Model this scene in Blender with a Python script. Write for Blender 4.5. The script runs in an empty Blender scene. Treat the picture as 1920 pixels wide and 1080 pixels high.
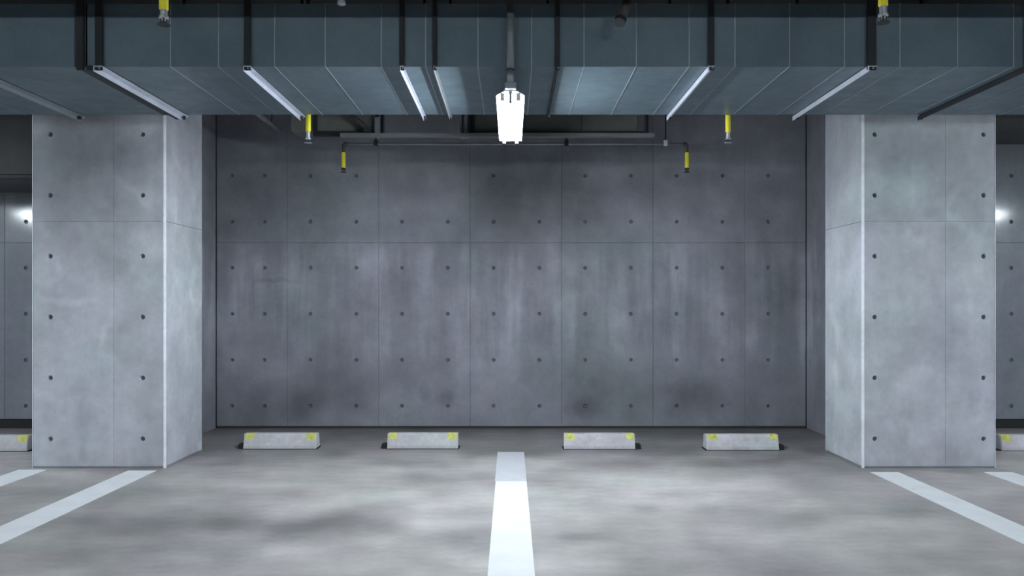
import bpy, bmesh, math, random
from mathutils import Vector, Matrix
random.seed(7)
scene = bpy.context.scene
C = scene.collection

# ---------------------------------------------------------------- camera
EYE = 1.2225          # eye height above the floor
F = 1400.0            # focal length in pixels of the 1920 px wide frame
cam_d = bpy.data.cameras.new('camera')
cam = bpy.data.objects.new('camera', cam_d); C.objects.link(cam)
cam_d.sensor_width = 36.0
cam_d.lens = 36.0 * F / 1920.0
cam_d.shift_x = 2.0 / 1920.0
cam_d.shift_y = 30.0 / 1920.0
cam_d.clip_start = 0.05
cam.location = (0, 0, EYE)
cam.rotation_euler = (math.radians(90), 0, 0)
scene.camera = cam

# ---------------------------------------------------------------- world, exposure, lamps' strengths
world = bpy.data.worlds.new('world'); scene.world = world
world.use_nodes = True
world.node_tree.nodes['Background'].inputs[0].default_value = (0.55, 0.70, 1.0, 1)
world.node_tree.nodes['Background'].inputs[1].default_value = 0.02
scene.view_settings.view_transform = 'Standard'
scene.view_settings.look = 'None'
scene.view_settings.use_curve_mapping = False
scene.view_settings.gamma = 1.0
scene.view_settings.exposure = 0.0
TUBE = 295.0           # emission of the tubes above the parking bays
AISLE = 118.0          # emission of the tubes over the driving aisle
TUBE_COLOR = (0.83, 0.93, 1.0, 1)

CEIL = 3.45
ZB = 7.345            # back wall
ZF = 5.557            # front of the pillars
ZR = 6.227            # rear of the pillars
DUCT_H, DUCT_TOP, DY0, DY1 = EYE + 1.344, EYE + 1.70, 4.228, 5.30

# ---------------------------------------------------------------- helpers
def tag(o, label=None, cat=None, group=None, kind=None):
    if label: o['label'] = label
    if cat: o['category'] = cat
    if group: o['group'] = group
    if kind: o['kind'] = kind
    return o

def empty(name, loc, label, cat, group=None):
    o = bpy.data.objects.new(name, None); C.objects.link(o)
    o.location = loc; o.empty_display_size = 0.1
    return tag(o, label, cat, group)

def link(name, bm, mat, parent=None, smooth=False):
    me = bpy.data.meshes.new(name)
    bmesh.ops.recalc_face_normals(bm, faces=bm.faces)
    bm.to_mesh(me); bm.free()
    me.materials.append(mat)
    if smooth:
        for p in me.polygons: p.use_smooth = True
    o = bpy.data.objects.new(name, me); C.objects.link(o)
    if parent: o.parent = parent
    return o

def again(src, parent, loc, rot=None):
    o = bpy.data.objects.new(src.name.split('.')[0], src.data); C.objects.link(o)
    o.parent = parent; o.location = loc
    if rot: o.rotation_euler = rot
    return o

def box(bm, x0, x1, y0, y1, z0, z1, bevel=0.0, seg=1):
    vs = [bm.verts.new((x, y, z)) for x in (x0, x1) for y in (y0, y1) for z in (z0, z1)]
    fs = []
    for idx in ((0,1,3,2), (4,6,7,5), (0,4,5,1), (2,3,7,6), (0,2,6,4), (1,5,7,3)):
        fs.append(bm.faces.new([vs[i] for i in idx]))
    if bevel > 0:
        es = list({e for f in fs for e in f.edges})
        bmesh.ops.bevel(bm, geom=es, offset=bevel, segments=seg, affect='EDGES', profile=0.5)
    return fs

def tube(bm, p0, p1, r0, r1=None, n=16, caps=True):
    r1 = r0 if r1 is None else r1
    p0, p1 = Vector(p0), Vector(p1)
    d = (p1 - p0).normalized()
    a = d.orthogonal().normalized(); b = d.cross(a)
    A, B = [], []
    for i in range(n):
        t = 2 * math.pi * i / n
        v = a * math.cos(t) + b * math.sin(t)
        A.append(bm.verts.new(p0 + v * r0)); B.append(bm.verts.new(p1 + v * r1))
    for i in range(n):
        bm.faces.new((A[i], A[(i+1) % n], B[(i+1) % n], B[i]))
    if caps:
        bm.faces.new(A[::-1]); bm.faces.new(B)

def lathe(bm, prof, cx=0, cy=0, n=16):
    rings = []
    for r, z in prof:
        rings.append([bm.verts.new((cx + r*math.cos(2*math.pi*i/n), cy + r*math.sin(2*math.pi*i/n), z)) for i in range(n)])
    for k in range(len(rings)-1):
        for i in range(n):
            bm.faces.new((rings[k][i], rings[k][(i+1) % n], rings[k+1][(i+1) % n], rings[k+1][i]))
    bm.faces.new(rings[0][::-1]); bm.faces.new(rings[-1])

def prism(bm, pts, axis, a0, a1):
    """pts: outline in the plane across the axis ('x': (y,z), 'y': (x,z), 'z': (x,y))"""
    def P(p, a):
        return {'x': (a, p[0], p[1]), 'y': (p[0], a, p[1]), 'z': (p[0], p[1], a)}[axis]
    A = [bm.verts.new(P(p, a0)) for p in pts]; B = [bm.verts.new(P(p, a1)) for p in pts]
    n = len(pts)
    for i in range(n): bm.faces.new((A[i], A[(i+1) % n], B[(i+1) % n], B[i]))
    bm.faces.new(A[::-1]); bm.faces.new(B)

# ---------------------------------------------------------------- materials
class NT:
    def __init__(s, name):
        s.m = bpy.data.materials.new(name); s.m.use_nodes = True
        s.t = s.m.node_tree; s.b = s.t.nodes['Principled BSDF']
    def n(s, kind, **kw):
        nd = s.t.nodes.new(kind)
        for k, v in kw.items(): setattr(nd, k, v)
        return nd
    def l(s, a, b): s.t.links.new(a, b)
    def math(s, op, a, b=None, c=None, clamp=False):
        nd = s.n('ShaderNodeMath', operation=op); nd.use_clamp = clamp
        for i, v in enumerate((a, b, c)):
            if v is None: continue
            if hasattr(v, 'is_linked') or hasattr(v, 'links'): s.l(v, nd.inputs[i])
            else: nd.inputs[i].default_value = v
        return nd.outputs[0]
    def vec(s, op, a, b=None):
        nd = s.n('ShaderNodeVectorMath', operation=op)
        for i, v in enumerate((a, b)):
            if v is None: continue
            if isinstance(v, (tuple, list)): nd.inputs[i].default_value = v
            else: s.l(v, nd.inputs[i])
        return nd.outputs['Value'] if op == 'LENGTH' else nd.outputs[0]
    def noise(s, v, scale, detail=3, rough=0.5, stretch=(1,1,1), out='Fac'):
        mp = s.vec('MULTIPLY', v, stretch)
        nd = s.n('ShaderNodeTexNoise'); s.l(mp, nd.inputs['Vector'])
        nd.inputs['Scale'].default_value = scale; nd.inputs['Detail'].default_value = detail
        nd.inputs['Roughness'].default_value = rough
        return nd.outputs[out]
    def remap(s, v, a, b, c, d, smooth=False):
        nd = s.n('ShaderNodeMapRange'); s.l(v, nd.inputs['Value'])
        if smooth: nd.interpolation_type = 'SMOOTHSTEP'
        nd.inputs['From Min'].default_value = a; nd.inputs['From Max'].default_value = b
        nd.inputs['To Min'].default_value = c; nd.inputs['To Max'].default_value = d
        return nd.outputs['Result']
    def mixc(s, f, a, b):
        nd = s.n('ShaderNodeMix'); nd.data_type = 'RGBA'
        if isinstance(f, (int, float)): nd.inputs[0].default_value = f
        else: s.l(f, nd.inputs[0])
        for i, v in ((6, a), (7, b)):
            if isinstance(v, tuple): nd.inputs[i].default_value = (*v[:3], 1)
            else: s.l(v, nd.inputs[i])
        return nd.outputs[2]
    def scale(s, col, f):
        nd = s.n('ShaderNodeVectorMath', operation='SCALE'); s.l(col, nd.inputs[0])
        if isinstance(f, (int, float)): nd.inputs['Scale'].default_value = f
        else: s.l(f, nd.inputs['Scale'])
        return nd.outputs[0]

def plain(name, col, rough=0.5, metal=0.0, var=0.10, scale=8, spec=0.5):
    t = NT(name); g = t.n('ShaderNodeNewGeometry')
    nz = t.noise(g.outputs['Position'], scale, 4, 0.6)
    rgb = t.n('ShaderNodeRGB'); rgb.outputs[0].default_value = (*col, 1)
    t.l(t.scale(rgb.outputs[0], t.remap(nz, 0.3, 0.7, 1-var, 1+var)), t.b.inputs['Base Color'])
    t.b.inputs['Roughness'].default_value = rough
    t.b.inputs['Metallic'].default_value = metal
    t.b.inputs['Specular IOR Level'].default_value = spec
    return t.m

def emitter(name, strength):
    t = NT(name)
    t.b.inputs['Base Color'].default_value = (0.8, 0.8, 0.8, 1)
    t.b.inputs['Emission Color'].default_value = TUBE_COLOR
    t.b.inputs['Emission Strength'].default_value = strength
    return t.m

def concrete(name, c0, c1, blobs=(), rough=0.62, streak=0.0, streak_band=None, cloud=(1,1,1), cloud_scale=1.3,
             tone=0.05, bump=0.15, coat=0.0, veins=0.0, fine=0.06, warp=0.12, hue=True, cloud2=0.10):
    t = NT(name); g = t.n('ShaderNodeNewGeometry'); P = g.outputs['Position']
    wcol = t.noise(P, 2.2, 3, 0.55, out='Color')
    W = t.vec('ADD', P, t.vec('MULTIPLY', t.vec('SUBTRACT', wcol, (0.5, 0.5, 0.5)), (warp*2, warp*2, warp*2)))
    cl = t.noise(P, cloud_scale, 5, 0.6, cloud)
    col = t.mixc(t.remap(cl, 0.32, 0.68, 0, 1), c0, c1)
    if hue:      # faint violet and green casts in the cement
        h = t.noise(P, 0.9, 2, 0.5, (1.3, 1, 0.8))
        col = t.mixc(t.remap(h, 0.4, 0.65, 0, 1), t.mixc(0.0, col, col), t.vec('MULTIPLY', col, (1.035, 0.985, 1.04)))
        h2 = t.noise(P, 1.7, 2, 0.5, (1, 1, 1.5))
        col = t.mixc(t.remap(h2, 0.5, 0.75, 0, 1), col, t.vec('MULTIPLY', col, (0.95, 1.02, 0.99)))
    f = t.remap(t.noise(P, 26, 4, 0.65), 0.25, 0.75, 1-fine, 1+fine)
    f = t.math('MULTIPLY', f, t.remap(t.noise(P, 4.5, 4, 0.6, cloud), 0.3, 0.7, 1-cloud2, 1+cloud2))
    oi = t.n('ShaderNodeObjectInfo')
    f = t.math('MULTIPLY', f, t.remap(oi.outputs['Random'], 0, 1, 1-tone, 1+tone))
    if streak:
        s1 = t.remap(t.noise(P, 5.5, 3, 0.6, (1, 1, 0.09)), 0.42, 0.72, 0, streak)
        s2 = t.remap(t.noise(P, 2.6, 3, 0.6, (1, 1, 0.5)), 0.35, 0.6, 0.25, 1)
        s1 = t.math('MULTIPLY', s1, s2)
        if streak_band:
            sx = t.n('ShaderNodeSeparateXYZ'); t.l(W, sx.inputs[0]); z = sx.outputs[2]
            z0, z1, z2, z3 = streak_band
            s1 = t.math('MULTIPLY', s1, t.math('MULTIPLY', t.remap(z, z0, z1, 0.15, 1, True), t.remap(z, z2, z3, 1, 0.15, True)))
        f = t.math('MULTIPLY', f, t.math('ADD', s1, 1.0))
    if veins:    # pale lime bloom in curved wisps
        v = t.noise(W, 1.5, 2, 0.5, (1, 1, 1))
        v = t.math('ABSOLUTE', t.math('SUBTRACT', v, 0.5))
        v = t.remap(v, 0.0, 0.06, veins, 0, True)
        v = t.math('MULTIPLY', v, t.remap(t.noise(P, 2.1, 2, 0.5), 0.45, 0.65, 0, 1))
        f = t.math('MULTIPLY', f, t.math('ADD', v, 1.0))
    for (bx, by, bz, rx, ry, rz, a) in blobs:   # stains, plus light and shade painted in places: a > 0 dark, a < 0 pale
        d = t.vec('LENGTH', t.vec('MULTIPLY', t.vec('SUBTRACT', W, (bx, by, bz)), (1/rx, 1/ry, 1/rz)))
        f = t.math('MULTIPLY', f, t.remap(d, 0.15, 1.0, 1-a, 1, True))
    t.l(t.scale(col, f), t.b.inputs['Base Color'])
    t.b.inputs['Roughness'].default_value = rough
    t.b.inputs['Specular IOR Level'].default_value = 0.35
    t.b.inputs['Coat Weight'].default_value = coat
    t.b.inputs['Coat Roughness'].default_value = 0.13
    bp = t.n('ShaderNodeBump'); bp.inputs['Strength'].default_value = bump; bp.inputs['Distance'].default_value = 0.004
    t.l(t.noise(P, 60, 4, 0.6), bp.inputs['Height']); t.l(bp.outputs[0], t.b.inputs['Normal'])
    return t.m

def wx(px): return (px-958)*ZB/F
def wz(py): return EYE - (py-570)*ZB/F
def wb(px, py, rx, rz, a): return (wx(px), ZB, wz(py), rx*ZB/F, 3.0, rz*ZB/F, a)
def fb(px, py, rx, ry, a):     # blob on the floor (sizes in metres)
    d = F*EYE/(py-570); return ((px-958)*d/F, d, 0, rx, ry, 3.0, a)

M = {}
M['wall'] = concrete('wall_concrete', (0.205, 0.212, 0.236), (0.325, 0.333, 0.365), streak=0.6,
    streak_band=(0.45, 0.95, 1.65, 1.95), tone=0.035, blobs=[
    wb(570, 762, 60, 50, 0.38), wb(640, 730, 95, 60, 0.18), wb(836, 742, 24, 22, 0.30), wb(795, 735, 20, 22, 0.20), wb(668, 762, 26, 24, 0.15),
    wb(1090, 762, 50, 26, 0.30), wb(1130, 720, 120, 60, 0.20), wb(1300, 745, 110, 50, 0.30), wb(1250, 710, 70, 45, 0.15),
    wb(1440, 600, 90, 150, 0.16), wb(1380, 430, 160, 120, 0.12), wb(1000, 370, 170, 90, 0.14), wb(1110, 390, 60, 70, 0.10), wb(500, 600, 90, 70, 0.08), wb(520, 525, 60, 8, 0.18), wb(1230, 560, 18, 110, -0.15), wb(1130, 600, 20, 80, -0.12),  # the broad ones darken the right part of the wall
    wb(960, 600, 30, 160, -0.16), wb(700, 380, 60, 60, -0.08), wb(900, 700, 120, 60, -0.10)])
M['bay_wall'] = concrete('side_bay_concrete', (0.17, 0.185, 0.21), (0.24, 0.26, 0.285), streak=0.25, coat=0.6, rough=0.5, bump=0.05)
M['pillar'] = concrete('pillar_concrete', (0.45, 0.475, 0.505), (0.63, 0.65, 0.69), tone=0.02, veins=0.16, streak=0.14, cloud2=0.11, cloud_scale=1.8, rough=0.5, blobs=[  # dark blobs high on the pillars paint the shade at their tops
    (-3.17, ZF, 2.30, 0.75, 2, 0.95, 0.46), (-2.98, ZF, 1.62, 0.22, 2, 0.30, 0.20), (-3.22, ZF, 1.65, 0.16, 2, 0.14, 0.10),
    (-3.30, ZF, 1.24, 0.30, 2, 0.05, -0.18), (-2.7, ZF, 1.6, 0.15, 2, 0.5, -0.10), (3.1, ZF, 2.35, 0.7, 2, 0.25, 0.14), (3.2, ZF, 1.85, 0.3, 2, 0.08, -0.15)])
M['chamfer'] = concrete('chamfer_concrete', (0.72, 0.74, 0.78), (0.82, 0.84, 0.88), tone=0, fine=0.08)
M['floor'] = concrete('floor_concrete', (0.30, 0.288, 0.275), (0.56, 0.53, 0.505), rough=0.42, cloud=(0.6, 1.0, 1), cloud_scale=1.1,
    tone=0, bump=0.12, fine=0.05, warp=0.22, cloud2=0.19, blobs=[
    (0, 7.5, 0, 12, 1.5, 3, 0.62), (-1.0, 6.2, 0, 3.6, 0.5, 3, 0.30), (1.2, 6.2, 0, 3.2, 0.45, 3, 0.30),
    fb(350, 925, 0.9, 0.35, 0.10), fb(300, 985, 1.0, 0.45, 0.34), fb(620, 990, 0.5, 0.40, 0.36), fb(690, 965, 0.4, 0.25, 0.26),
    fb(250, 1060, 0.9, 0.25, 0.20), fb(1200, 955, 0.16, 0.14, 0.25), fb(1100, 1010, 0.30, 0.10, 0.15), fb(1230, 870, 0.9, 0.35, 0.12),
    fb(780, 865, 0.7, 0.3, 0.22), fb(1130, 868, 0.5, 0.28, 0.28), fb(1390, 870, 0.6, 0.25, 0.25), fb(620, 890, 0.6, 0.2, -0.14),
    fb(1250, 925, 1.3, 0.55, -0.22), fb(1520, 960, 0.8, 0.40, -0.08), fb(830, 930, 0.9, 0.5, -0.18), fb(60, 1040, 1.0, 0.5, 0.18), fb(1850, 1060, 0.9, 0.35, 0.12), fb(1000, 1050, 0.9, 0.35, -0.08), fb(100, 930, 0.6, 0.4, 0.12),  # pale blobs paint the lamp's pool mid-floor, dark ones the dimmer corners
    (-3.1, 5.52, 0, 0.75, 0.20, 3, 0.35), (3.1, 5.52, 0, 0.75, 0.20, 3, 0.35), (2.6, 6.0, 0, 0.4, 0.6, 3, 0.35), (-2.6, 6.0, 0, 0.35, 0.6, 3, 0.3)])  # grime with painted shade at the pillars' feet and inner sides
M['ceiling'] = concrete('ceiling_concrete', (0.05, 0.052, 0.052), (0.085, 0.086, 0.084), bump=0.1)
M['plug'] = plain('grout_plug', (0.13, 0.135, 0.15), 0.9)
M['duct'] = None
def duct_material():
    t = NT('duct_sheet_metal'); P = t.n('ShaderNodeNewGeometry').outputs['Position']
    oi = t.n('ShaderNodeObjectInfo')
    c = t.mixc(t.remap(t.noise(P, 3.0, 4, 0.6), 0.3, 0.7, 0, 1), (0.120, 0.168, 0.202), (0.168, 0.220, 0.258))
    f = t.math('MULTIPLY', t.remap(t.noise(P, 40, 3, 0.7), 0.3, 0.7, 0.94, 1.06), t.remap(oi.outputs['Random'], 0, 1, 0.95, 1.05))
    t.l(t.scale(c, f), t.b.inputs['Base Color'])
    t.b.inputs['Metallic'].default_value = 0.2
    t.l(t.remap(t.noise(P, 9, 4, 0.6), 0.3, 0.7, 0.36, 0.52), t.b.inputs['Roughness'])
    return t.m
M['duct'] = duct_material()
M['canvas'] = plain('flexible_collar_cloth', (0.05, 0.065, 0.07), 0.8)
M['seam'] = plain('duct_seam', (0.42, 0.49, 0.54), 0.4, 0.6)
M['galv'] = plain('galvanised_steel', (0.70, 0.73, 0.82), 0.38, 0.35)
M['dull_galv'] = plain('dull_galvanised_steel', (0.33, 0.36, 0.39), 0.5, 0.5)
M['black'] = plain('black_steel', (0.018, 0.020, 0.024), 0.6)
M['pipe'] = plain('grey_pipe', (0.23, 0.24, 0.25), 0.45, 0.3)
M['brown'] = plain('brown_primer_pipe', (0.06, 0.045, 0.045), 0.6)
M['yellow'] = plain('yellow_sleeve', (0.80, 0.72, 0.03), 0.45)
M['chrome'] = plain('sprinkler_chrome', (0.62, 0.62, 0.66), 0.3, 0.8)
M['white'] = plain('lamp_enamel', (0.85, 0.86, 0.88), 0.35, 0.0, 0.02)
M['socket'] = plain('lamp_socket', (0.16, 0.18, 0.21), 0.5)
M['tube'] = emitter('lit_tube', TUBE)
M['tube_aisle'] = emitter('lit_aisle_tube', AISLE)
M['stop'] = concrete('wheel_stop_concrete', (0.56, 0.56, 0.56), (0.68, 0.68, 0.69), tone=0.06, fine=0.12, cloud_scale=5)
M['stop_yellow'] = plain('yellow_reflector', (0.72, 0.72, 0.20), 0.4, 0, 0.25, 30)
M['rubber'] = plain('black_rubber', (0.02, 0.02, 0.022), 0.8)
M['olive'] = plain('olive_duct', (0.14, 0.145, 0.135), 0.7)
M['grout'] = plain('floor_joint_dirt', (0.05, 0.048, 0.045), 0.9)
def paint_material(name, c, wear):
    t = NT(name); P = t.n('ShaderNodeNewGeometry').outputs['Position']
    w = t.remap(t.noise(P, 14, 5, 0.7, (1, 0.6, 1)), 0.30, 0.42, wear, 0.0, True)
    col = t.mixc(w, c, (0.42, 0.42, 0.42))
    f = t.remap(t.noise(P, 5, 3, 0.6), 0.3, 0.7, 0.95, 1.04)
    t.l(t.scale(col, f), t.b.inputs['Base Color']); t.b.inputs['Roughness'].default_value = 0.5
    return t.m
M['paint'] = paint_material('white_road_paint', (0.86, 0.87, 0.89), 0.25)
M['old_paint'] = paint_material('worn_road_paint', (0.66, 0.66, 0.70), 0.5)
M['new_paint'] = paint_material('fresh_road_paint', (0.93, 0.93, 0.94), 0.05)

# ---------------------------------------------------------------- formwork panels with real tie holes
def panel_bm(w, h, t, holes, place, rh=0.021, rp=0.016, dp=0.013, bev=0.002):
    """panel in (u,v) with its face at n=0 and thickness t behind; holes = list of (u,v). place(u,v,n)->co"""
    bm = bmesh.new()
    s = 0.028
    def cuts(vals, L):
        c = {bev, L-bev}
        for v in vals: c.add(v-s); c.add(v+s)
        return sorted(c)
    us = cuts({round(p[0], 5) for p in holes}, w); vs = cuts({round(p[1], 5) for p in holes}, h)
    cache = {}
    def V(u, v, n):
        k = (round(u, 5), round(v, 5), round(n, 5))
        if k not in cache: cache[k] = bm.verts.new(place(u, v, n))
        return cache[k]
    for i in range(len(us)-1):
        for j in range(len(vs)-1):
            a, b, c, d = us[i], us[i+1], vs[j], vs[j+1]
            mu, mv = (a+b)/2, (c+d)/2
            if any(abs(mu-p)+abs(mv-q) < 1e-3 for p, q in holes) and b-a < 2*s+1e-3 and d-c < 2*s+1e-3:
                sq = [V(a, c, 0), V(mu, c, 0), V(b, c, 0), V(b, mv, 0), V(b, d, 0), V(mu, d, 0), V(a, d, 0), V(a, mv, 0)]
                ang = [math.radians(225 + 45*k) for k in range(8)]
                r1 = [V(mu+rh*math.cos(x), mv+rh*math.sin(x), 0) for x in ang]
                r2 = [V(mu+rp*math.cos(x), mv+rp*math.sin(x), dp) for x in ang]
                for k in range(8):
                    k2 = (k+1) % 8
                    bm.faces.new((sq[k], sq[k2], r1[k2], r1[k])); bm.faces.new((r1[k], r1[k2], r2[k2], r2[k]))
                bm.faces.new(r2)
            else:
                bm.faces.new((V(a, c, 0), V(b, c, 0), V(b, d, 0), V(a, d, 0)))
    # bevel strip, sides, back
    rim = [(bev, c) for c in vs] + [(a, h-bev) for a in us[1:]] + [(w-bev, c) for c in vs[::-1][1:]] + [(a, bev) for a in us[::-1][1:-1]]
    def outer(p):
        u = 0 if p[0] <= bev+1e-6 else (w if p[0] >= w-bev-1e-6 else p[0])
        v = 0 if p[1] <= bev+1e-6 else (h if p[1] >= h-bev-1e-6 else p[1])
        return u, v
    n = len(rim)
    for k in range(n):
        p, q = rim[k], rim[(k+1) % n]; po, qo = outer(p), outer(q)
        bm.faces.new((V(*p, 0), V(*q, 0), V(*qo, bev), V(*po, bev)))
        bm.faces.new((V(*po, bev), V(*qo, bev), V(*qo, t), V(*po, t)))
    bm.faces.new([V(*outer(p), t) for p in rim])
    return bm

def plug_mesh():
    bm = bmesh.new()
    for k, (r, y) in enumerate(((0.0125, 0.0), (0.0095, -0.003))):
        pass
    A = [bm.verts.new((0.0157*math.cos(x), 0, 0.0157*math.sin(x))) for x in [math.radians(45*k) for k in range(8)]]
    B = [bm.verts.new((0.0130*math.cos(x), -0.003, 0.0130*math.sin(x))) for x in [math.radians(45*k) for k in range(8)]]
    for k in range(8): bm.faces.new((A[k], A[(k+1) % 8], B[(k+1) % 8], B[k]))
    bm.faces.new(B); bm.faces.new(A[::-1])
    bmesh.ops.recalc_face_normals(bm, faces=bm.faces)
    me = bpy.data.meshes.new('tie_plug'); bm.to_mesh(me); bm.free(); me.materials.append(M['plug']); return me
PLUG = plug_mesh()
def plug(parent, x, y, z):
    o = bpy.data.objects.new('tie_plug', PLUG); C.objects.link(o); o.parent = parent; o.location = (x, y + 0.0128, z)
    return o

HZ = [0.218 + 0.4535*k for k in range(6)]

def clad(parent, xs, zs, y, mat, hole_xs, missing=(), off=(0, 0, 0), gap=0.0016, thick=0.02, plugs=True):
    """panels facing -Y between the joints xs, zs at depth y; off = parent's location"""
    for i in range(len(xs)-1):
        for j in range(len(zs)-1):
            x0, x1, z0, z1 = xs[i]+gap/2, xs[i+1]-gap/2, zs[j]+gap/2, zs[j+1]-gap/2
            hl = [(hx, hz) for hx in hole_xs for hz in HZ if x0+0.04 < hx < x1-0.04 and z0+0.04 < hz < z1-0.04 and (round(hx, 2), round(hz, 1)) not in missing]
            bm = panel_bm(x1-x0, z1-z0, thick, [(a-x0, b-z0) for a, b in hl],
                          lambda u, v, n: (x0+u-off[0], y+n-off[1], z0+v-off[2]))
            link('concrete_panel', bm, mat, parent)
            for a, b in hl: plug(parent, a-off[0], y-off[1], b-off[2])

# ---------------------------------------------------------------- the setting
XL, XR, YN = -7.6, 7.6, -7.0
bm = bmesh.new(); box(bm, XL, XR, YN, ZB+0.3, -0.2, 0)
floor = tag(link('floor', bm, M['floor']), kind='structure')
bm = bmesh.new(); box(bm, XL, XR, YN, ZB+0.3, CEIL, CEIL+0.2)
ceiling = tag(link('ceiling', bm, M['ceiling']), kind='structure')
bm = bmesh.new(); box(bm, XL-0.2, XL, YN-0.2, ZB+0.3, 0, CEIL)
tag(link('wall_left', bm, M['bay_wall']), kind='structure')
bm = bmesh.new(); box(bm, XR, XR+0.2, YN-0.2, ZB+0.3, 0, CEIL)
tag(link('wall_right', bm, M['bay_wall']), kind='structure')
bm = bmesh.new(); box(bm, XL, XR, YN-0.2, YN, 0, CEIL)
tag(link('wall_front', bm, M['bay_wall']), kind='structure')
bm = bmesh.new(); box(bm, -3.1, 3.1, ZB+0.0205, ZB+0.3, 0, CEIL)
wall_back = tag(link('wall_back', bm, M['wall']), kind='structure')
xs = [-2.896, -2.201, -1.301, -0.401, 0.499, 1.399, 2.299, 2.901]
hx = [wx(435), wx(496)] + [wx(582) + 0.4506*k for k in range(11)]
zs = [0.021, 1.826, CEIL]
clad(wall_back, xs, zs, ZB, M['wall'], hx, missing={(round(hx[4], 2), 2.5), (round(hx[5], 2), 2.5), (round(hx[7], 2), 2.5)})
bm = bmesh.new(); box(bm, -2.896, 2.901, ZB+0.004, ZB+0.02, 0.0, 0.020, 0.002)
link('kick_strip', bm, M['grout'], wall_back)

# back walls of the two neighbouring bays
for side, sgn in (('left', -1), ('right', 1)):
    a, b = sorted((sgn*3.1, sgn*7.6))
    bm = bmesh.new(); box(bm, a, b, ZB+0.0205, ZB+0.3, 0, CEIL)
    w = tag(link('wall_back_%s_bay' % side, bm, M['bay_wall']), kind='structure')
    js = sorted([sgn*(3.27), sgn*4.98 if sgn < 0 else 5.6, sgn*5.88 if sgn < 0 else 6.5, sgn*7.6])
    hh = [sgn*(4.77 if sgn < 0 else 4.92) + sgn*0.45*k for k in range(-2, 6)]
    clad(w, js, [0.09, 1.826, CEIL], ZB, M['bay_wall'], hh)
    bm = bmesh.new(); box(bm, min(js), max(js), ZB-0.004, ZB+0.02, 0.0, 0.085, 0.002)
    link('kick_strip', bm, M['rubber'], w)
# short return walls that tie the pillars to the back wall
for side, x0, x1 in (('left', -3.262, -2.901), ('right', 2.906, 3.268)):
    bm = bmesh.new(); box(bm, x0, x1, ZR-0.01, ZB-0.006, 0, CEIL, 0.004)
    w = tag(link('wall_%s_return' % side, bm, M['wall']), kind='structure')

# ---------------------------------------------------------------- pillars
def pillar(x0, x1, joint, holes, label, zjs, chamf):
    cx = (x0+x1)/2
    t = empty('concrete_pillar', (cx, (ZF+ZR)/2, 0), label, 'pillar', 'concrete pillars between the bays')
    off = (cx, (ZF+ZR)/2, 0); c = 0.016; th = 0.014
    bm = bmesh.new(); box(bm, x0+th+.001-cx, x1-th-.001-cx, ZF+th+.001-off[1], ZR-th-.001-off[1], 0, CEIL)
    link('pillar_core', bm, M['pillar'], t)
    clad(t, [x0+c, joint, x1-c], zjs, ZF, M['pillar'], holes, off=off, gap=0.0012, thick=th)
    # side faces: two panels each, turned to face left or right
    for s in (-1, 1):
        X = x0 if s < 0 else x1
        ys = [ZF+c, ZR-c]
        for j in range(len(zjs)-1):
            z0, z1 = zjs[j]+0.001, zjs[j+1]-0.001
            bm = panel_bm(ys[1]-ys[0], z1-z0, th, [], lambda u, v, n: (X - s*n - cx, ys[0]+u-off[1], z0+v))
            link('concrete_panel', bm, M['pillar'], t)
    bm = bmesh.new(); box(bm, x0+c-cx, x1-c-cx, ZR-th-off[1], ZR-off[1], 0, CEIL, 0.002)
    link('rear_panel', bm, M['pillar'], t)
    # chamfered corners
    for sx, sy in ((-1, -1), (1, -1), (-1, 1), (1, 1)):
        X = x0 if sx < 0 else x1; Y = ZF if sy < 0 else ZR
        g = 0.0015
        pts = [(X-sx*(c-g)-cx, Y-off[1]), (X-cx, Y-sy*(c-g)-off[1]), (X-sx*(th+.001)-cx, Y-sy*(c-g)-off[1]), (X-sx*(c-g)-cx, Y-sy*(th+.001)-off[1])]
        bm = bmesh.new(); prism(bm, pts, 'z', 0.0, CEIL)
        link('corner_chamfer', bm, M['chamfer'], t)
k = ZF/F
pillar((58-958)*k, (310-958)*k, (213-958)*k, [(94-958)*k, (267-958)*k],
       'grey concrete pillar left of the wheel stops, with painted shade near its top', [0.012, 1.838, CEIL], 0.02)
pillar((1617-958)*k, (1869-958)*k, (1773-958)*k, [(1641-958)*k, (1845-958)*k],
       'pale concrete pillar right of the wheel stops, with a level joint across its face', [0.012, 1.838, CEIL], 0.02)

# ---------------------------------------------------------------- painted bay lines
def strip(bm, x0, x1, y0, y1):
    box(bm, x0, x1, y0, y1, -0.002, 0.0025)
def line(label, loc):
    return empty('parking_line', loc, label, 'road marking', 'painted parking bay lines')
t = line('white painted line down the middle between the two bays, with a worn far end', (0.0, 3.0, 0))
bm = bmesh.new(); strip(bm, -0.105, 0.108, -5.0, 2.14); link('paint_strip', bm, M['new_paint'], t)
bm = bmesh.new(); strip(bm, -0.110, 0.108, 2.143, 3.157); link('worn_end', bm, M['old_paint'], t)
for x0, x1, y1, lab in ((-2.805, -2.598, 5.47, 'slanting white painted line running to the left pillar from the frame edge'),
                        (2.61, 2.815, 5.42, 'slanting white painted line running to the right pillar from the frame edge'),
                        (-3.625, -3.42, 5.50, 'short visible end of a white painted line left of the left pillar'),
                        (3.435, 3.64, 5.42, 'short visible end of a white painted line right of the right pillar')):
    t = line(lab, ((x0+x1)/2, y1, 0))
    bm = bmesh.new(); strip(bm, x0-(x0+x1)/2, x1-(x0+x1)/2, -7.4, 0); link('paint_strip', bm, M['paint'], t)

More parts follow.
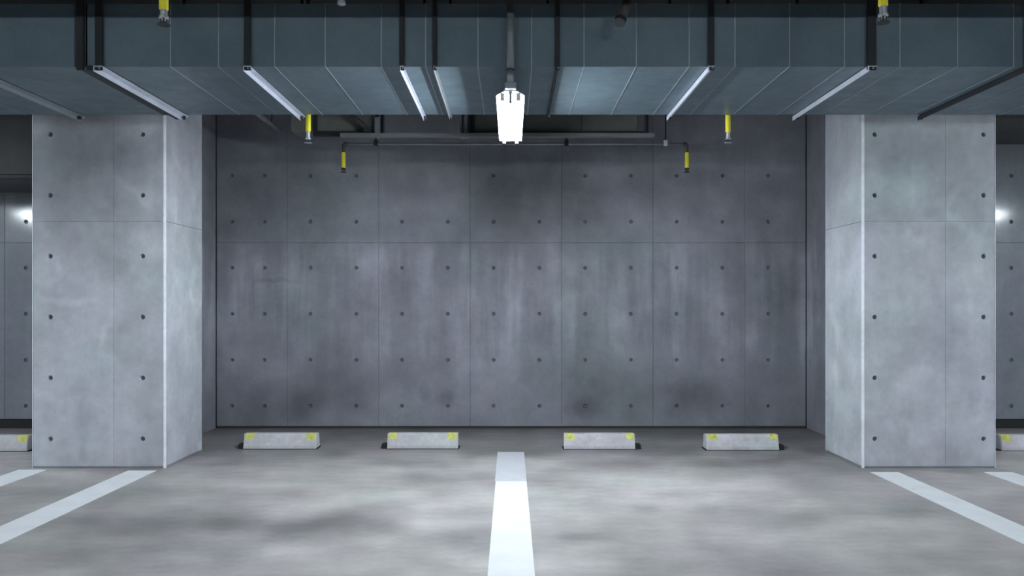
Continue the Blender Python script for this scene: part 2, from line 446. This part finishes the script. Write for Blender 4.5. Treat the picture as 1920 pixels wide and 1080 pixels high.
# ---------------------------------------------------------------- wheel stops
def wheel_stop(cx, y, w, label, foot, yl=1.0, yr=1.0, grp='wheel stops on the bay floor'):
    t = empty('wheel_stop', (cx, y, 0), label, 'wheel stop', grp)
    h = 0.127; hw = w/2
    bm = bmesh.new()
    prof = [(0.0, 0.006), (0.0, 0.03), (0.022, h-0.008), (0.032, h), (0.098, h), (0.108, h-0.008), (0.13, 0.03), (0.13, 0.006)]
    prism(bm, prof, 'x', -hw, hw)
    es = [e for e in bm.edges if abs(e.verts[0].co.x - e.verts[1].co.x) < 1e-6 and abs(e.verts[0].co.z - e.verts[1].co.z) > 0.05]
    bmesh.ops.bevel(bm, geom=es, offset=0.006, segments=2, affect='EDGES')
    link('concrete_body', bm, M['stop'], t)
    for s, f in ((-1, yl), (1, yr)):     # yellow reflector plates wrapped over the upper front edge
        a, b = sorted((s*(hw-0.012), s*(hw-0.012-0.075*f)))
        bm = bmesh.new()
        pts = [(0.0145, h-0.050*max(f, .6)), (0.0115, h-0.050*max(f, .6)), (0.0195, h-0.006), (0.031, h+0.003), (0.070, h+0.003), (0.070, h-0.001), (0.034, h-0.001), (0.024, h-0.009)]
        prism(bm, pts, 'x', a, b); link('yellow_reflector', bm, M['stop_yellow'], t)
    bm = bmesh.new()
    tube(bm, (0, 0.008, 0.078), (0, 0.016, 0.080), 0.020, n=14); link('pale_disc', bm, M['white'], t)  # small pale disc in the middle of the front face
    bm = bmesh.new(); box(bm, -hw-0.01, hw+0.01, 0.004, 0.125, 0, 0.010); link('shadow_slab', bm, M['rubber'], t)  # black slab put in for the shadow under the stop
    a, b = sorted((foot*(hw+0.008), foot*(hw+0.05)))
    bm = bmesh.new(); box(bm, a, b, 0.02, 0.09, 0, 0.042, 0.005); link('rubber_foot', bm, M['rubber'], t)
wheel_stop(-1.945, 6.275, 0.612, 'pale concrete wheel stop nearest the left pillar, bright yellow left corner', -1, 1.0, 1.0)
wheel_stop(-0.745, 6.285, 0.596, 'pale concrete wheel stop just left of the middle white line', -1, 0.9, 1.0)
wheel_stop(0.745, 6.265, 0.596, 'pale concrete wheel stop just right of the middle white line', 1, 1.0, 0.8)
wheel_stop(1.935, 6.225, 0.605, 'greyish concrete wheel stop nearest the right pillar', 1, 1.1, 0.8)
wheel_stop(-4.31, 6.18, 0.61, 'wheel stop cut off at the left frame edge behind the left pillar', -1)
wheel_stop(4.375, 6.20, 0.60, 'wheel stop cut off at the right frame edge behind the right pillar', 1)

# ---------------------------------------------------------------- main air duct of sheet panels
duct = empty('air_duct', (0, (DY0+DY1)/2, DUCT_H), 'big blue-grey sheet metal air duct running across under the ceiling', 'duct')
yc = (DY0+DY1)/2
kx = DY0/F
def seamx(px): return (px-958)*kx
joints = [-7.5] + [-5.0, -4.69, -4.38, -4.07, -3.76, -3.45, -3.14, -2.40] + [seamx(p) for p in (320, 410, 515, 610, 715, 798, 896, 997, 1095, 1193, 1292, 1378, 1480, 1583, 1687, 1795, 1900, 2002, 2106, 2210, 2314, 2418, 2520)] + [7.5]
def duct_section(x0, x1, mat, grow=0.0, back=0.0, name='duct_panel'):
    bm = bmesh.new(); o = 0.0015
    x0 += o; x1 -= o
    y0, y1, z0, z1 = DY0-yc-grow, DY1-yc+back, -grow*0.6, DUCT_TOP-DUCT_H+grow
    w = 0.004
    outer = [(y0, z0), (y1, z0), (y1, z1), (y0, z1)]; inner = [(y0+w, z0+w), (y1-w, z0+w), (y1-w, z1-w), (y0+w, z1-w)]
    O0 = [bm.verts.new((x0, *p)) for p in outer]; O1 = [bm.verts.new((x1, *p)) for p in outer]
    I0 = [bm.verts.new((x0, *p)) for p in inner]; I1 = [bm.verts.new((x1, *p)) for p in inner]
    for i in range(4):
        j = (i+1) % 4
        bm.faces.new((O0[i], O0[j], O1[j], O1[i])); bm.faces.new((I0[i], I1[i], I1[j], I0[j]))
        bm.faces.new((O0[i], I0[i], I0[j], O0[j])); bm.faces.new((O1[i], O1[j], I1[j], I1[i]))
    return link(name, bm, mat, duct)
def seam(x, r=0.0022):
    bm = bmesh.new(); y0, y1, z0, z1 = DY0-yc, DY1-yc, 0, DUCT_TOP-DUCT_H
    box(bm, x-0.003, x+0.003, y0-r, y0+0.003, z0-r, z1+r)
    box(bm, x-0.003, x+0.003, y0, y1, z0-r, z0+0.003)
    return link('standing_seam', bm, M['seam'], duct)
for i in range(len(joints)-1):
    x0, x1 = joints[i], joints[i+1]
    if abs(x0+3.14) < 0.01: continue
    big = x1 <= -2.39
    duct_section(x0, x1, M['duct'], 0.0, 0.0)
    if i and not (abs(x0+2.40) < 0.01): seam(x0)
seam(-3.14)
# sheet piece and cloth collar at the left, beside the double black straps
duct_section(-3.14, -2.47, M['duct'])
duct_section(-2.468, -2.402, M['canvas'], 0.006, name='flexible_collar')

# ---------------------------------------------------------------- hangers under and around the duct
def hanger(x, wbar, mat, label, over=0.035, strap=0.036, top=CEIL, drop=0.004, double=False, front=0.0, strapmat='black', bar=True, reach=None):
    t = empty('duct_hanger', (x, yc, DUCT_H), label, 'hanger', 'steel hangers around the air duct')
    hz = top-DUCT_H
    y0, y1 = DY0-yc, DY1-yc
    for xx in ([0] if not double else [-0.105, 0.0]):
        bm = bmesh.new(); box(bm, xx-strap/2, xx+strap/2, y0-0.022, y0-0.007, -0.025, hz, 0.002)
        link('strap', bm, M[strapmat], t)
    bm = bmesh.new(); box(bm, -0.01, 0.01, y1+0.007, y1+0.022, -0.03, hz, 0.002); link('rear_strap', bm, M[strapmat], t)
    # angle bar: a level leg under the duct and an upright leg
    ya, yb = y0-0.03, y1+over if reach is None else reach
    bm = bmesh.new(); th = 0.004
    pts = [(-wbar/2, -drop), (wbar/2, -drop), (wbar/2, -drop-th), (-wbar/2+th, -drop-th), (-wbar/2+th, -drop-0.03), (-wbar/2, -drop-0.03)]
    prism(bm, pts, 'y', ya, yb)
    link('angle_bar', bm, M[mat], t)
    for yy in (ya+0.012, yb-0.014):
        bm = bmesh.new(); lathe(bm, [(0.007, -drop-0.016), (0.007, -drop-th)], 0.006, yy, 6); link('nut', bm, M['dull_galv'], t)
    return t
hanger(-3.07, 0.040, 'dull_galv', 'dull hanger bar under the duct, in front of the left pillar top', over=0.06)
b = hanger(-2.325, 0.050, 'galv', 'wide bright bar under the duct with a pair of black straps, leftmost bright one', double=True, strap=0.040)
bm = bmesh.new(); box(bm, -0.062, -0.028, DY0-yc-0.03, DY1-yc+0.02, -0.030, -0.002, 0.002); link('black_rail', bm, M['black'], b)
hanger(-1.487, 0.038, 'galv', 'bright bar under the duct between left pillar and lamp')
hanger(-0.615, 0.019, 'galv', 'thin bright bar under the duct just left of the lamp', strap=0.028)
hanger(-0.430, 0.014, 'pipe', 'thin dull bar under the duct, closest to the lamp on its left', strap=0.024, over=0.0)
hanger(0.262, 0.016, 'black', 'thin black bar under the duct just right of the lamp', strap=0.026, over=0.0)
hanger(1.129, 0.034, 'galv', 'bright bar under the duct between lamp and right pillar', strap=0.034)
hanger(2.035, 0.048, 'galv', 'wide bright bar ending in front of the right pillar top', strap=0.050)
hanger(2.92, 0.030, 'black', 'black bar under the duct across the top of the right pillar', strap=0.036)

# ---------------------------------------------------------------- ceiling lamps
def lamp(x, y0, length, h, label, tubemat, full=True, group='twin tube ceiling lamps', rot=0):
    t = empty('ceiling_lamp', (x, y0, h), label, 'lamp', group)
    t.rotation_euler = (0, 0, rot)
    L = length
    bm = bmesh.new()
    r = [(-0.079, 0.010), (-0.079, 0.015), (-0.032, 0.042), (0.032, 0.042), (0.079, 0.015), (0.079, 0.010), (0.030, 0.036), (-0.030, 0.036)]
    if not full: r = [(-0.030, 0.030), (-0.030, 0.042), (0.030, 0.042), (0.030, 0.030)]     # bare batten
    prism(bm, r, 'y', 0.0, L); link('reflector', bm, M['white'], t)
    bm = bmesh.new(); box(bm, -0.014, 0.014, 0.0, L-0.001, 0.022, 0.040, 0.003); link('spine', bm, M['white'], t)
    for s in (-1, 1):
        bm = bmesh.new(); tube(bm, (s*0.044, 0.010, 0), (s*0.044, L-0.045, 0), 0.0165, n=14)
        link('fluorescent_tube', bm, tubemat, t, smooth=False)
        for ya, yb in ((0.0, 0.008), (L-0.043, L-0.002)):
            bm = bmesh.new(); box(bm, s*0.044-0.012, s*0.044+0.012, ya, yb, -0.030 if ya > 0.1 else -0.018, 0.026, 0.003)
            link('socket', bm, M['black'] if ya > 0.1 else M['white'], t)
    bm = bmesh.new(); box(bm, -0.079, 0.079, L+0.001, L+0.004, -0.002, 0.034, 0.0008); link('light_shield', bm, M['white'], t)  # added shield that keeps tube light off the upper back wall
    # mounting box, stem and collars
    bm = bmesh.new(); box(bm, -0.032, 0.032, -0.028, 0.03, 0.0425, 0.080, 0.004); link('mounting_box', bm, M['dull_galv'], t)
    bm = bmesh.new(); box(bm, -0.007, 0.007, -0.006, -0.0005, -0.034, 0.034, 0.001); link('end_clip', bm, M['socket'], t)
    top = CEIL-h
    bm = bmesh.new(); tube(bm, (0, -0.01, 0.080), (0, -0.01, 0.150), 0.020, 0.017, n=18); link('lower_collar', bm, M['dull_galv'], t, True)
    bm = bmesh.new(); tube(bm, (0, -0.01, 0.150), (0, -0.01, 0.154), 0.024, n=18); link('ring', bm, M['black'], t)
    bm = bmesh.new(); tube(bm, (0, -0.01, 0.154), (0, -0.01, 0.56), 0.0205, n=18); link('stem', bm, M['pipe'], t, True)
    bm = bmesh.new(); tube(bm, (0, -0.01, 0.56), (0, -0.01, top), 0.030, n=18); link('upper_sleeve', bm, M['pipe'], t, True)
    if full:
        bm = bmesh.new(); tube(bm, (0, L-0.1, 0.042), (0, L-0.1, DUCT_H-h-0.003), 0.006, n=8); link('hanging_rod', bm, M['dull_galv'], t)
    return t
LH = EYE + 1.150
lamp(-0.003, 4.16, 1.10, LH, 'glowing white twin tube lamp hanging in the middle under the duct', M['tube'])
lamp(-6.25, 4.16, 1.10, LH, 'lit tube lamp over the left neighbour bay, seen as a glint on its wall', M['tube'])
lamp(6.25, 4.16, 1.10, LH, 'lit tube lamp over the right neighbour bay, seen as a glint on its wall', M['tube'])
for x in (-4.2, -1.4, 1.4, 4.2):
    lamp(x+0.55, 0.3, 1.10, 2.45, 'lit tube lamp over the driving aisle behind the viewer', M['tube_aisle'], full=False,
         group='tube lamps over the driving aisle', rot=math.radians(90))

# ---------------------------------------------------------------- sprinklers
def sprinkler(x, y, z, pipe_top, label, gap_y, sleeve, head='black', elbow=None, grp='yellow sleeved sprinklers'):
    """z = underside of the deflector; gap_y = silver length"""
    t = empty('sprinkler', (x, y, z), label, 'sprinkler', grp)
    bm = bmesh.new()
    lathe(bm, [(0.027, 0.0), (0.028, 0.002), (0.010, 0.005), (0.006, 0.006)], n=18); link('deflector', bm, M['black' if head != 'chrome' else 'chrome'], t)
    bm = bmesh.new()
    tube(bm, (0.011, 0, 0.005), (0.013, 0, 0.026), 0.0028, n=6); tube(bm, (-0.011, 0, 0.005), (-0.013, 0, 0.026), 0.0028, n=6)
    tube(bm, (0, 0, 0.005), (0, 0, 0.026), 0.004, n=8); link('head_frame', bm, M['black'], t)
    bm = bmesh.new(); lathe(bm, [(0.016, 0.024), (0.020, 0.028), (0.020, 0.036), (0.0145, 0.040), (0.0145, 0.026+gap_y)], n=16); link('reducer', bm, M['chrome' if head != 'dark' else 'black'], t, False)
    z0 = 0.026+gap_y
    bm = bmesh.new(); lathe(bm, [(0.016, z0), (0.0185, z0+0.004), (0.0185, z0+sleeve-0.004), (0.016, z0+sleeve)], n=18); link('yellow_sleeve', bm, M['yellow'], t, False)
    z1 = z0+sleeve
    bm = bmesh.new()
    if elbow is None:
        tube(bm, (0, 0, z1), (0, 0, pipe_top-z), 0.014, n=12)
    else:
        ez = pipe_top-z
        tube(bm, (0, 0, z1), (0, 0, ez-0.016), 0.012, n=12)
        pts = [Vector((0, 0, ez-0.016)), Vector((elbow*0.006, 0, ez-0.004)), Vector((elbow*0.018, 0, ez+0.001)), Vector((elbow*0.032, 0, ez))]
        for a, b2 in zip(pts, pts[1:]): tube(bm, a, b2, 0.016, n=12)
    link('drop_pipe', bm, M['brown'], t)
    return t
HS = EYE + 1.164
sprinkler((307-958)*3.107/F, 3.107, EYE+523*3.107/F, 2.78, 'nearest sprinkler on the left, yellow sleeve cut by the top frame edge', 0.036, 0.135)
sprinkler((1656-958)*3.09/F, 3.09, EYE+527*3.09/F, 2.78, 'nearest sprinkler on the right, yellow sleeve cut by the top frame edge', 0.042, 0.135)
sprinkler((578-958)*5.40/F, 5.40, HS, CEIL, 'sprinkler behind the duct edge on the left of the lamp, bright yellow sleeve', 0.055, 0.137, 'chrome')
sprinkler((1365-958)*5.40/F, 5.40, HS, CEIL, 'sprinkler behind the duct edge on the right of the lamp, bright yellow sleeve', 0.050, 0.137, 'chrome')
PH = EYE + 300*6.6/F
sprinkler((644-958)*6.6/F, 6.6, HS, PH, 'small far sprinkler at the left end of the thin pipe by the wall', 0.012, 0.137, 'dark', elbow=1)
sprinkler((1288-958)*6.6/F, 6.6, HS, PH, 'small far sprinkler at the right end of the thin pipe by the wall', 0.012, 0.137, 'dark', elbow=-1)

# branch pipe feeding the two far sprinklers
xl, xr = (644-958)*6.6/F+0.032, (1288-958)*6.6/F-0.032
t = empty('sprinkler_pipe', ((xl+xr)/2, 6.6, PH), 'long thin pipe running level along the wall between the two far sprinklers', 'pipe')
bm = bmesh.new(); tube(bm, (-(xr-xl)/2, 0, 0), ((xr-xl)/2, 0, 0), 0.010, n=12); link('pipe_run', bm, M['dull_galv'], t, True)
for px in (705, 1062, 1248):
    x = (px-958)*6.6/F - (xl+xr)/2
    bm = bmesh.new(); box(bm, x-0.018, x+0.018, -0.016, 0.016, -0.016, 0.035, 0.004); link('pipe_clamp', bm, M['galv' if px == 1248 else 'black'], t)
    bm = bmesh.new(); tube(bm, (x, 0, 0.033), (x, 0, CEIL-PH), 0.006, n=8); link('hanging_rod', bm, M['black'], t)

# ---------------------------------------------------------------- services in the gap between duct and wall
K = 6.3/F
def gx(px): return (px-958)*K
def gz(py): return EYE-(py-570)*K
def service_duct(x0, x1, zb, label, flange0, flange1, y0=6.3, y1=6.56, mat='olive', top=3.12):
    t = empty('service_duct', ((x0+x1)/2, y0, zb), label, 'duct', 'small service ducts by the back wall')
    cx = (x0+x1)/2
    n = max(1, round((x1-x0)/0.5)); 
    for i in range(n):
        a = x0+(x1-x0)*i/n - cx; b = x0+(x1-x0)*(i+1)/n - cx
        bm = bmesh.new(); box(bm, a+0.001, b-0.001, 0, y1-y0, 0, top-zb, 0.004); link('duct_panel', bm, M[mat], t)
    bm = bmesh.new(); box(bm, flange0-cx, flange1-cx, -0.02, 0.03, -0.045, -0.003, 0.003); link('black_rail', bm, M['black'], t)
    for x in (flange0+0.02, flange1-0.02):
        bm = bmesh.new(); box(bm, x-0.016-cx, x+0.016-cx, -0.022, -0.006, -0.004, CEIL-zb, 0.002); link('strap', bm, M['black'], t)
    return t
service_duct(gx(545), gx(700), gz(246), 'small olive duct in the gap behind the big duct, left of the lamp', gx(588), gx(712))
service_duct(gx(880), gx(1196), gz(246), 'wide olive-grey duct in the gap right behind the lamp', gx(882), gx(1216))

t = empty('support_channel', (gx(930), 6.205, gz(262)), 'long grey steel channel hung level above the thin pipe', 'channel')
K2 = 6.23/F
def hx2(p): return (p-958)*K2 - gx(930)
bm = bmesh.new(); prism(bm, [(-0.02, 0.0), (0.02, 0.0), (0.02, 0.030), (0.016, 0.030), (0.016, 0.004), (-0.016, 0.004), (-0.016, 0.030), (-0.02, 0.030)], 'x', hx2(640), hx2(1225))
link('channel_bar', bm, M['pipe'], t)
for p in (720, 868, 1210):
    bm = bmesh.new(); tube(bm, (hx2(p), 0, 0.004), (hx2(p), 0, CEIL-gz(262)), 0.008, n=8); link('hanging_rod', bm, M['black'], t)

def bracket(px, w, y0p, y1p, label):
    K3 = 6.24/F
    x = (px-958)*K3; z0 = EYE-(y1p-570)*K3; z1 = EYE-(y0p-570)*K3
    t = empty('hanging_bracket', (x, 6.24, z0), label, 'bracket', 'light steel brackets in the gap')
    hw = w*K3/2
    bm = bmesh.new(); box(bm, -hw, hw, 0, 0.006, 0, z1-z0, 0.0015); box(bm, -hw, hw, 0.006, 0.045, 0, 0.006); link('bracket_plate', bm, M['dull_galv'], t)
    bm = bmesh.new(); box(bm, hw+0.002, hw+0.022, -0.004, 0.03, 0.02, CEIL-z0, 0.002); link('side_strap', bm, M['black'], t)
    bm = bmesh.new(); tube(bm, (0, 0.02, 0.006), (0, 0.02, CEIL-z0), 0.006, n=8); link('hanging_rod', bm, M['black'], t)
    bm = bmesh.new(); lathe(bm, [(0.009, -0.012), (0.009, 0.0)], 0, 0.02, 6); link('nut', bm, M['dull_galv'], t)
bracket(708, 11, 219, 256, 'narrow steel bracket at the end of the small left duct')
bracket(869, 15, 219, 258, 'pale upright steel bracket in the gap just left of the lamp')

# a diagonal black strut behind the left bracket
t = empty('diagonal_strut', (-1.2, 6.2, gz(250)), 'black slanting strut beside the small left service duct', 'strut')
bm = bmesh.new(); tube(bm, (0.0, 0, 0.02), (-0.32, 0.0, 0.30), 0.020, n=10); link('strut_rod', bm, M['black'], t, True)
bm = bmesh.new(); box(bm, -0.02, 0.03, -0.02, 0.02, -0.01, 0.03, 0.004); link('strut_foot', bm, M['black'], t)
# a rail running front to back at the far left
t = empty('cable_conduit', (-2.05, 5.9, 2.76), 'faint grey conduit running back to the wall left of the lamp', 'pipe')
bm = bmesh.new(); tube(bm, (0, -0.45, 0.0), (0, 0.70, 0.0), 0.020, n=12); link('conduit_run', bm, M['pipe'], t, True)
for y in (-0.3, 0.5):
    bm = bmesh.new(); tube(bm, (0, y, 0.02), (0, y, CEIL-2.76), 0.005, n=8); link('hanging_rod', bm, M['black'], t)

# strut and stub seen at the top frame edge in front of the duct
t = empty('hanging_pipe', ((1163-958)*3.95/F, 3.95, EYE+527*3.95/F), 'dark slanting pipe end hanging right of the lamp stem at top', 'pipe')
bm = bmesh.new(); tube(bm, (0, 0, 0.012), (0.075, 0.1, 0.21), 0.026, n=14); tube(bm, (0.075, 0.1, 0.21), (0.075, 0.1, CEIL-EYE-527*3.95/F), 0.026, n=14)
link('pipe_run', bm, M['brown'], t, True)
bm = bmesh.new(); tube(bm, (-0.004, -0.005, 0.0), (0.004, 0.005, 0.022), 0.032, n=14); link('end_cap', bm, M['black'], t)
t = empty('ceiling_stub', ((640-958)*3.9/F, 3.9, EYE+560*3.9/F), 'small grey fitting peeping in at the top edge, left of the lamp', 'fitting')
bm = bmesh.new(); lathe(bm, [(0.012, 0), (0.022, 0.006), (0.022, 0.02), (0.012, 0.03), (0.012, CEIL-EYE-560*3.9/F)], n=14); link('fitting_body', bm, M['dull_galv'], t)

# dark low duct in the left neighbour bay and a shallow one in the right bay
t = empty('low_duct', (-5.7, 6.25, EYE+240*6.2/F), 'dark low duct across the top of the left neighbour bay', 'duct')
for a, b2 in ((-1.8, -0.6), (-0.6, 0.6), (0.6, 1.9)):
    bm = bmesh.new(); box(bm, a+0.001, b2-0.001, 0, 1.0, 0.02, CEIL-(EYE+240*6.2/F)-0.004, 0.004); link('duct_panel', bm, M['ceiling'], t)
bm = bmesh.new(); box(bm, -1.8, 1.9, -0.01, 0.03, -0.012, 0.018, 0.003); link('bottom_rail', bm, M['black'], t)
t = empty('high_duct', (5.6, 6.25, EYE+1.55), 'dark duct high up in the right neighbour bay', 'duct')
for a, b2 in ((-1.8, -0.6), (-0.6, 0.6), (0.6, 1.8)):
    bm = bmesh.new(); box(bm, a+0.001, b2-0.001, 0, 1.0, 0, CEIL-(EYE+1.55)-0.004, 0.004); link('duct_panel', bm, M['ceiling'], t)

# ceiling beams; the aisle one is out of view, lowered to shade the duct
for k2, (y0, y1, zb) in enumerate(((5.62, 5.95, 3.22), (2.95, 3.6, 2.78))):
    bm = bmesh.new(); box(bm, XL, XR, y0, y1, zb, CEIL, 0.01)
    tag(link('trim_%d' % (k2+1), bm, M['ceiling']), kind='structure')
